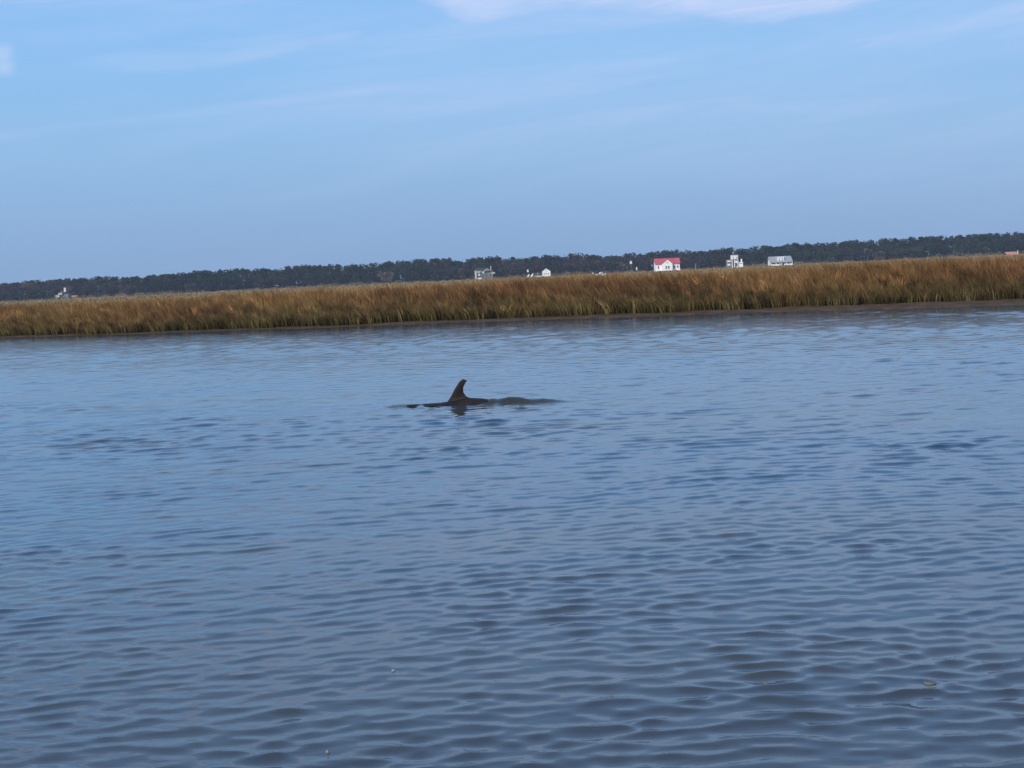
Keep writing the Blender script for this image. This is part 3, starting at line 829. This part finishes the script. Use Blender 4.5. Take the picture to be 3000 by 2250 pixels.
leaning_board(1551, 710, .2, 1.9, -.35, 'narrow pale upturned skiff on a trestle, farther left by the gabled house', CREAM)
leaning_board(1563, 710, .2, 2.1, -.55, 'wider white upturned skiff leaning on a trestle beside the gabled house wing', WHITE)

# --- half-hidden house : x 1391-1455, rows 777-820
def hidden_house():
    D = 760; b = base_at(1420, D); b = (b[0], b[1], b[2] + (-.2))
    e = empty('hidden_house', b, 0, 'grey walled house with white trim and tall chimney, half hidden by the wood', 'house')
    MB().box(-4.7, 4.3, 1, 8, .9, 4.6).build('wall', GREYWALL, e)
    MB().prism_x([(0.5, 4.55), (4.5, 6.1), (8.5, 4.55), (8.5, 4.72), (4.5, 6.3), (.5, 4.72)], -4.8, .9).build('roof', DARKROOF, e)
    MB().box(-5.1, -4.0, .2, 2.0, .6, 5.0).build('corner_tower', DULL, e)
    MB().box(-3.7, -2.2, .3, .99, 3.6, 4.3).box(-3.7, -1.6, .3, .99, 4.33, 4.7).build('upper_porch', DULL, e)
    MB().box(-3.3, -2.3, .3, .99, 2.3, 3.2).build('bay_window', CREAM, e)
    MB().prism([(-1.4, 4.0), (-.2, 3.3), (-.1, 4.2), (-.9, 4.5)], .4, .99).build('awning', CREAM, e)
    m = MB(); m.add([( -.5,0,4.3),(1.3,0,5.6),(1.3,0,5.9),(-.5,0,4.6),(-.5,.4,4.3),(1.3,.4,5.6),(1.3,.4,5.9),(-.5,.4,4.6)], [(0,1,2,3),(7,6,5,4),(0,4,5,1),(1,5,6,2),(2,6,7,3),(3,7,4,0)])
    m.add([(1.3,0,5.6),(2.6,0,4.9),(2.6,0,5.2),(1.3,0,5.9),(1.3,.4,5.6),(2.6,.4,4.9),(2.6,.4,5.2),(1.3,.4,5.9)], [(0,1,2,3),(7,6,5,4),(0,4,5,1),(1,5,6,2),(2,6,7,3),(3,7,4,0)])
    m.build('gable_trim', DULL, e)
    MB().prism([(-.5, 4.61), (-.5, 4.3), (2.6, 4.61), (2.6, 4.9), (1.3, 5.58)], .05, 1.2).build('front_gable', GREYWALL, e)
    MB().box(3.1, 3.55, .3, 1.0, 4.6, 7.0).build('chimney', DULL, e)
    MB().box(3.6, 5.4, .8, 3, 3.0, 3.7).build('side_porch_roof', DULL, e)
    MB().box(-3.6, -1.6, -.8, .3, .5, 1.2).build('porch_wall', CREAM, e)
    for x in (-4.9, -3.5, -1.8, .2, 2.4, 4.2): MB().box(x, x + .22, -.6, -.4, -.3, .88).build('piling', PILE, e)
    MB().box(-4.9, 4.4, -.7, .99, .7, .89).build('porch_floor', WOOD, e)
    for x in (-1.0, .9, 2.9): window(e, x, 1.6, 1, .9, 1.3, GREYWALL)
hidden_house()

# --- leftmost pale house : x 162-200, rows 842-882
def left_house():
    D = 820; b = base_at(180, D); b = (b[0], b[1], b[2] + (-.85))
    e = empty('stepped_house', b, 0, 'small pale grey house with stepped outline and white chimney at the far left', 'house')
    MB().box(-1.2, 3.6, 1, 7, .3, 4.0).build('wall', GREYWALL, e)
    MB().prism_x([(.6, 3.95), (4, 5.6), (7.4, 3.95), (7.4, 4.1), (4, 5.8), (.6, 4.1)], -1.4, 3.8).build('roof', DARKROOF, e)
    MB().box(-3.4, -1.25, .2, 4, .2, 3.2).build('low_wing', DULL, e)
    MB().prism([(-2.2, 3.22), (.3, 3.22), (.5, 4.5), (-1.3, 4.5)], .1, .95).build('dormer', DULL, e)
    MB().box(-1.2, .6, -.3, .95, .2, 1.2).build('porch', DULL, e)
    MB().box(1.55, 2.5, .2, 1.4, 4.9, 7.1).build('chimney', CREAM, e)
    MB().box(1.5, 2.55, .15, 1.45, 7.1, 7.2).build('chimney_cap', DULL, e)
    window(e, 1.6, 1.2, 1, .9, 1.2, GREYWALL)
left_house()
def shed(px, D, w, h, wall, roof, label):
    b = base_at(px, D)
    e = empty('shed', b, 0, label, 'shed')
    MB().box(-w/2, w/2, 0, 3, -.3, h * .62).build('wall', wall, e)
    m = MB(); gable_roof_x(m, -w/2 - .2, w/2 + .2, -.3, 3.3, h * .62 + .002, h, .1); m.build('roof', roof, e)
    MB().box(-.4, .5, -.06, -.002, 0, h * .5).build('door', WOOD, e)
shed(217, 815, 2.6, 1.7, CREAM, PINKROOF, 'low faded shed just right of the stepped house at the far left')
def low_house():
    D = 640; b = base_at(2966, D); b = (b[0], b[1], b[2] + (-.5))
    e = empty('salmon_roofed_house', b, 0, 'low house with a salmon roof just showing above the grass at the far right', 'house')
    MB().box(-2.0, 2.1, .4, 5, -.3, 0.75).build('wall', CREAM, e)
    MB().prism_x([(0, .70), (2.6, 1.85), (5.4, .70), (5.4, .84), (2.6, 2.0), (0, .84)], -2.4, 2.4).build('roof', PINKROOF, e)
    MB().box(2.5, 2.75, .8, 1.1, -.3, 2.5).build('side_post', CREAM, e)
    window(e, -.8, 0, .4, .8, .7); window(e, 1.0, 0, .4, .8, .7)
low_house()

# --- white boat : x 1745-1773, rows 799-811
def boat():
    D = 430; b = base_at(1759, D)
    e = empty('motor_boat', (b[0], D, .05), R(0), 'white cabin boat lying at the marsh edge left of the red roofed house', 'boat')
    st = [(-2.3, .35, .75), (-1.2, .85, .6), (0, 1.0, .55), (1.2, 1.0, .55), (2.1, .9, .6)]
    v = []; f = []
    for x, w, k in st:
        v += [(x, -w, .95 + (.25 if x < -2 else 0)), (x, -w * .7, .25), (x, 0, .0 + (.25 if x < -2 else 0)), (x, w * .7, .25), (x, w, .95 + (.25 if x < -2 else 0))]
    for i in range(4):
        for j in range(4): f.append((i*5+j, i*5+j+1, (i+1)*5+j+1, (i+1)*5+j))
        f.append((i*5+4, i*5, (i+1)*5, (i+1)*5+4))
    f += [(4, 3, 2, 1, 0), (20, 21, 22, 23, 24)]
    MB().add(v, f).build('hull', WHITE, e)
    MB().prism([(-1.0, 1.0), (1.1, 1.0), (1.0, 1.75), (-.4, 1.75)], -.7, .7).build('cabin', WHITE, e, bevel=.08)
    MB().prism([(-.1, 1.25), (.85, 1.25), (.85, 1.6), (.1, 1.6)], -.74, -.702).build('cabin_window', GLASS, e)
    MB().box(2.12, 2.5, -.25, .25, .3, 1.35).build('outboard', CREAM, e, bevel=.06)
    MB().box(-1.6, -1.2, -.9, .9, -.3, .14).build('cradle', PILE, e); MB().box(1.1, 1.5, -.9, .9, -.3, .14).build('cradle', PILE, e); e.scale = (.62, .62, .78)
boat()
def pole_box(px, py, D, w, h, label, name='nest_box', kind='box'):
    t = at(px, py, D); b = base_at(px, D)
    e = empty(name, (t.x, D, .33), 0, label, kind)
    zt = t.z - .33
    MB().bar((0, .05, -.3), (0, .05, zt - h), .10, .08).build('pole', PILE, e)
    MB().box(-w/2, w/2, -w/2, w/2, zt - h, zt - h * .3).build('box', CREAM, e)
    MB().prism([(-w*.65, zt - h*.3), (w*.65, zt - h*.3), (0, zt)], -w*.6, w*.6).build('roof', CREAM, e)
pole_box(1848, 764, 800, 1.1, 1.7, 'white pointed nest box high on a pole left of the red roofed house', 'nest_box', 'nest box')
pole_box(1865, 782, 800, .7, 1.7, 'slim pale box on a short pole between the high nest box and the red roof', 'nest_box', 'nest box')
pole_box(1546, 789, 800, .9, 1.5, 'dim pale box on a pole left above the gabled house wing', 'nest_box', 'nest box')
pole_box(1737, 798, 760, .8, 1.1, 'small white box on a low post just left of the white boat', 'nest_box', 'nest box')
def snag(px, py, D, label, lean=.2):
    t = at(px, py, D); e = empty('dead_tree', (t.x, D, .33), 0, label, 'tree')
    z = t.z - .33
    MB().bar((0, 0, -.3), (lean, 0, z), .26, .10).build('trunk', simple('bleached_wood', (.30, .26, .21), .9, .2), e)
    MB().bar((lean * .5, 0, z * .5), (lean + .9, 0, z * .72), .09, .04).bar((lean * .7, 0, z * .7), (lean - .6, 0, z * .9), .07, .03).build('limb', bark_mat, e)
snag(2037, 774, 760, 'bleached dead trunk standing between the red roofed house and the tower house')

# ------------------------------------------------------------------ dolphin
def dolphin():
    e = empty('dolphin', (DP.x, DP.y, 0), DROT, 'dark grey dolphin swimming left with its curved dorsal fin above the water', 'dolphin')
    # stations: x, top z, half-height, half-width
    st = [(-1.30, -.215, .006, .008), (-1.27, -.205, .022, .024), (-1.18, -.190, .032, .036), (-1.10, -.165, .045, .050), (-1.03, -.10, .085, .085),
          (-.92, .004, .135, .125), (-.75, .026, .155, .150), (-.50, .031, .18, .178), (-.25, .040, .195, .195), (-.05, .062, .205, .195),
          (.12, .092, .200, .180), (.28, .080, .175, .155), (.45, .055, .145, .125), (.65, .015, .110, .090), (.85, -.035, .080, .058),
          (1.02, -.090, .058, .038), (1.15, -.135, .042, .026), (1.25, -.17, .026, .020)]
    v = []; f = []; n = 20
    for x, tz, hh, hw in st:
        for k in range(n):
            a = 2 * math.pi * k / n
            v.append((x, math.cos(a) * hw, tz - hh + math.sin(a) * hh))
    for i in range(len(st) - 1):
        for k in range(n):
            f.append((i*n+k, i*n+(k+1)%n, (i+1)*n+(k+1)%n, (i+1)*n+k))
    f += [tuple(range(n - 1, -1, -1)), tuple(range((len(st)-1)*n, len(st)*n))]
    mb = MB().add(v, f)
    # dorsal fin: leading and trailing edge points by height
    lead = [(-.22, .00), (-.175, .035), (-.126, .10), (-.078, .185), (-.030, .262), (.006, .308), (.050, .336)]
    trail = [(.22, .00), (.150, .082), (.088, .112), (.052, .165), (.056, .225), (.080, .275), (.108, .312)]
    rows = len(lead); cs = 9; vv = []
    for i in range(rows):
        (lx, lz), (tx, tz) = lead[i], trail[i]
        th = .036 * (1 - i / (rows - 1)) + .012 + (.03 if i == 0 else .012 if i == 1 else 0)
        for k in range(cs):
            s = k / (cs - 1); prof = math.sqrt(max(0, s)) * (1 - s) * 2.2 if 0 < s < 1 else 0
            vv.append((lx + (tx - lx) * s + .03 * (lz + (tz - lz) * s), th * prof * .5 + .0015, lz + (tz - lz) * s))
        for k in range(cs - 1, -1, -1):
            s = k / (cs - 1); prof = math.sqrt(max(0, s)) * (1 - s) * 2.2 if 0 < s < 1 else 0
            vv.append((lx + (tx - lx) * s + .03 * (lz + (tz - lz) * s), -th * prof * .5 - .0015, lz + (tz - lz) * s))
    m2 = 2 * cs; ff = []
    for i in range(rows - 1):
        for k in range(m2): ff.append((i*m2+k, i*m2+(k+1)%m2, (i+1)*m2+(k+1)%m2, (i+1)*m2+k))
    ff += [tuple(range(m2 - 1, -1, -1)), tuple(range((rows-1)*m2, rows*m2))]
    mb.add(vv, ff)
    def fin3(path, thick):
        """flat tapered blade: path of (le point, te point)"""
        vv = []; ff = []
        for i, (a, b) in enumerate(path):
            th = thick * (1 - .8 * i / (len(path) - 1))
            a, b = Vector(a), Vector(b); c = (a + b) / 2
            vv += [a, c + Vector((0, 0, th)), b, c - Vector((0, 0, th))]
        for i in range(len(path) - 1):
            for k in range(4): ff.append((i*4+k, i*4+(k+1)%4, (i+1)*4+(k+1)%4, (i+1)*4+k))
        ff += [(3, 2, 1, 0), tuple(range(len(vv) - 4, len(vv)))]
        mb.add(vv, ff)
    for s in (-1, 1):
        fin3([((-.72, .10*s, -.24), (-.54, .10*s, -.25)), ((-.64, .24*s, -.32), (-.50, .22*s, -.32)), ((-.52, .36*s, -.37), (-.44, .33*s, -.37)), ((-.42, .42*s, -.39), (-.40, .41*s, -.39))], .018)
        fin3([((1.12, 0, -.18), (1.32, 0, -.20)), ((1.20, .12*s, -.185), (1.36, .12*s, -.19)), ((1.30, .24*s, -.19), (1.40, .23*s, -.19)), ((1.42, .31*s, -.19), (1.43, .31*s, -.19))], .014)
    m, t, b = mat_new('dolphin_skin')
    tcn = N(t, 'ShaderNodeTexCoord')
    nn = noise(t, tcn.outputs['Object'], 9, 5, 0.6)
    sp = N(t, 'ShaderNodeSeparateXYZ'); t.links.new(tcn.outputs['Object'], sp.inputs[0])
    top = mixc(t, maprange(t, nn, .3, .7), (.010, .009, .010), (.022, .018, .018))
    t.links.new(mixc(t, maprange(t, sp.outputs[2], -.34, -.20), (.34, .33, .33), top), b.inputs['Base Color'])
    b.inputs['Roughness'].default_value = .5
    b.inputs['Specular IOR Level'].default_value = .11
    bp = N(t, 'ShaderNodeBump'); bp.inputs['Strength'].default_value = .3; bp.inputs['Distance'].default_value = .01
    t.links.new(noise(t, tcn.outputs['Object'], 30, 3), bp.inputs['Height']); t.links.new(bp.outputs[0], b.inputs['Normal'])
    o = mb.build('body', m, e, smooth=True)
    r = o.modifiers.new('remesh', 'REMESH'); r.mode = 'VOXEL'; r.voxel_size = .007; r.use_smooth_shade = True
    s = o.modifiers.new('smooth', 'SMOOTH'); s.factor = .5; s.iterations = 9
    eye = simple('dolphin_eye', (.01, .01, .012), .1)
    for sgn in (-1, 1):
        bm = bmesh.new(); bmesh.ops.create_uvsphere(bm, u_segments=12, v_segments=8, radius=.014)
        me = bpy.data.meshes.new('eye'); bm.to_mesh(me); bm.free(); me.materials.append(eye)
        x = link(bpy.data.objects.new('eye', me), e); x.location = (-.98, .095 * sgn, -.155)
dolphin()

# ------------------------------------------------------------------ floating flecks near the camera
FOAM = simple('pale_leaf', (.24, .25, .25), .6, .15, 40)
YEL = simple('yellowed_leaf', (.14, .13, .10), .6, .2, 40)
def fleck(px, py, length, mat, label, cat, seed):
    length *= 0.6
    g = random.Random(seed); p_ = on_water(px, py)
    bm = bmesh.new(); n = 9; top = []; bot = []
    for k in range(n):
        a = 2 * math.pi * k / n; r = (.8 + .4 * g.random())
        x, y = math.cos(a) * length / 2 * r, math.sin(a) * length / 2.4 * r
        top.append(bm.verts.new((x, y, .004 + .003 * math.cos(a * 2)))); bot.append(bm.verts.new((x * .9, y * .9, -.003)))
    c = bm.verts.new((0, 0, .008))
    for k in range(n):
        j = (k + 1) % n
        bm.faces.new((top[k], top[j], c)); bm.faces.new((bot[k], bot[j], top[j], top[k]))
    bm.faces.new(bot[::-1])
    me = bpy.data.meshes.new('floating_leaf'); bm.to_mesh(me); bm.free(); me.materials.append(mat)
    o = link(bpy.data.objects.new('floating_leaf', me)); 
    WX, WY, WZ = WATER
    near_ = np.argmin((WX - p_.x) ** 2 + (WY - p_.y) ** 2)
    zz = float(WZ.ravel()[near_])
    o.location = (p_.x, p_.y, zz - .001); o.rotation_euler = (0, 0, g.uniform(0, 3))
    tag(o, label, cat, 'leaves floating near the camera')
fleck(1152, 1965, .026, FOAM, 'tiny pale leaf floating left of centre, farther of the two pale leaves', 'leaf', 1)
fleck(960, 2202, .028, FOAM, 'pale leaf floating closest to the bottom edge, left of centre', 'leaf', 2)
fleck(1790, 2043, .024, YEL, 'small tan leaf floating just right of centre near the bottom', 'leaf', 4)
fleck(2245, 1997, .038, YEL, 'yellowish leaf floating at the lower right, the squarish one', 'leaf', 5)
fleck(2725, 2000, .075, YEL, 'longest yellowish leaf floating at the lower right near the edge', 'leaf', 6)

# ------------------------------------------------------------------ haze
HZ = MB().box(-1650, 1650, -420, 1800, -2.4, 32).build('haze', bpy.data.materials.new('haze'))
hm = HZ.data.materials[0]; hm.use_nodes = True; ht = hm.node_tree; ht.nodes.clear()
pv = N(ht, 'ShaderNodeVolumePrincipled')
pv.inputs['Color'].default_value = (.62, .74, .95, 1)
pv.inputs['Density'].default_value = 0.00014
pv.inputs['Anisotropy'].default_value = 0.0
ho = N(ht, 'ShaderNodeOutputMaterial'); ht.links.new(pv.outputs[0], ho.inputs['Volume'])
tag(HZ, 'thin blue haze over the river and marsh', 'haze', kind='stuff')
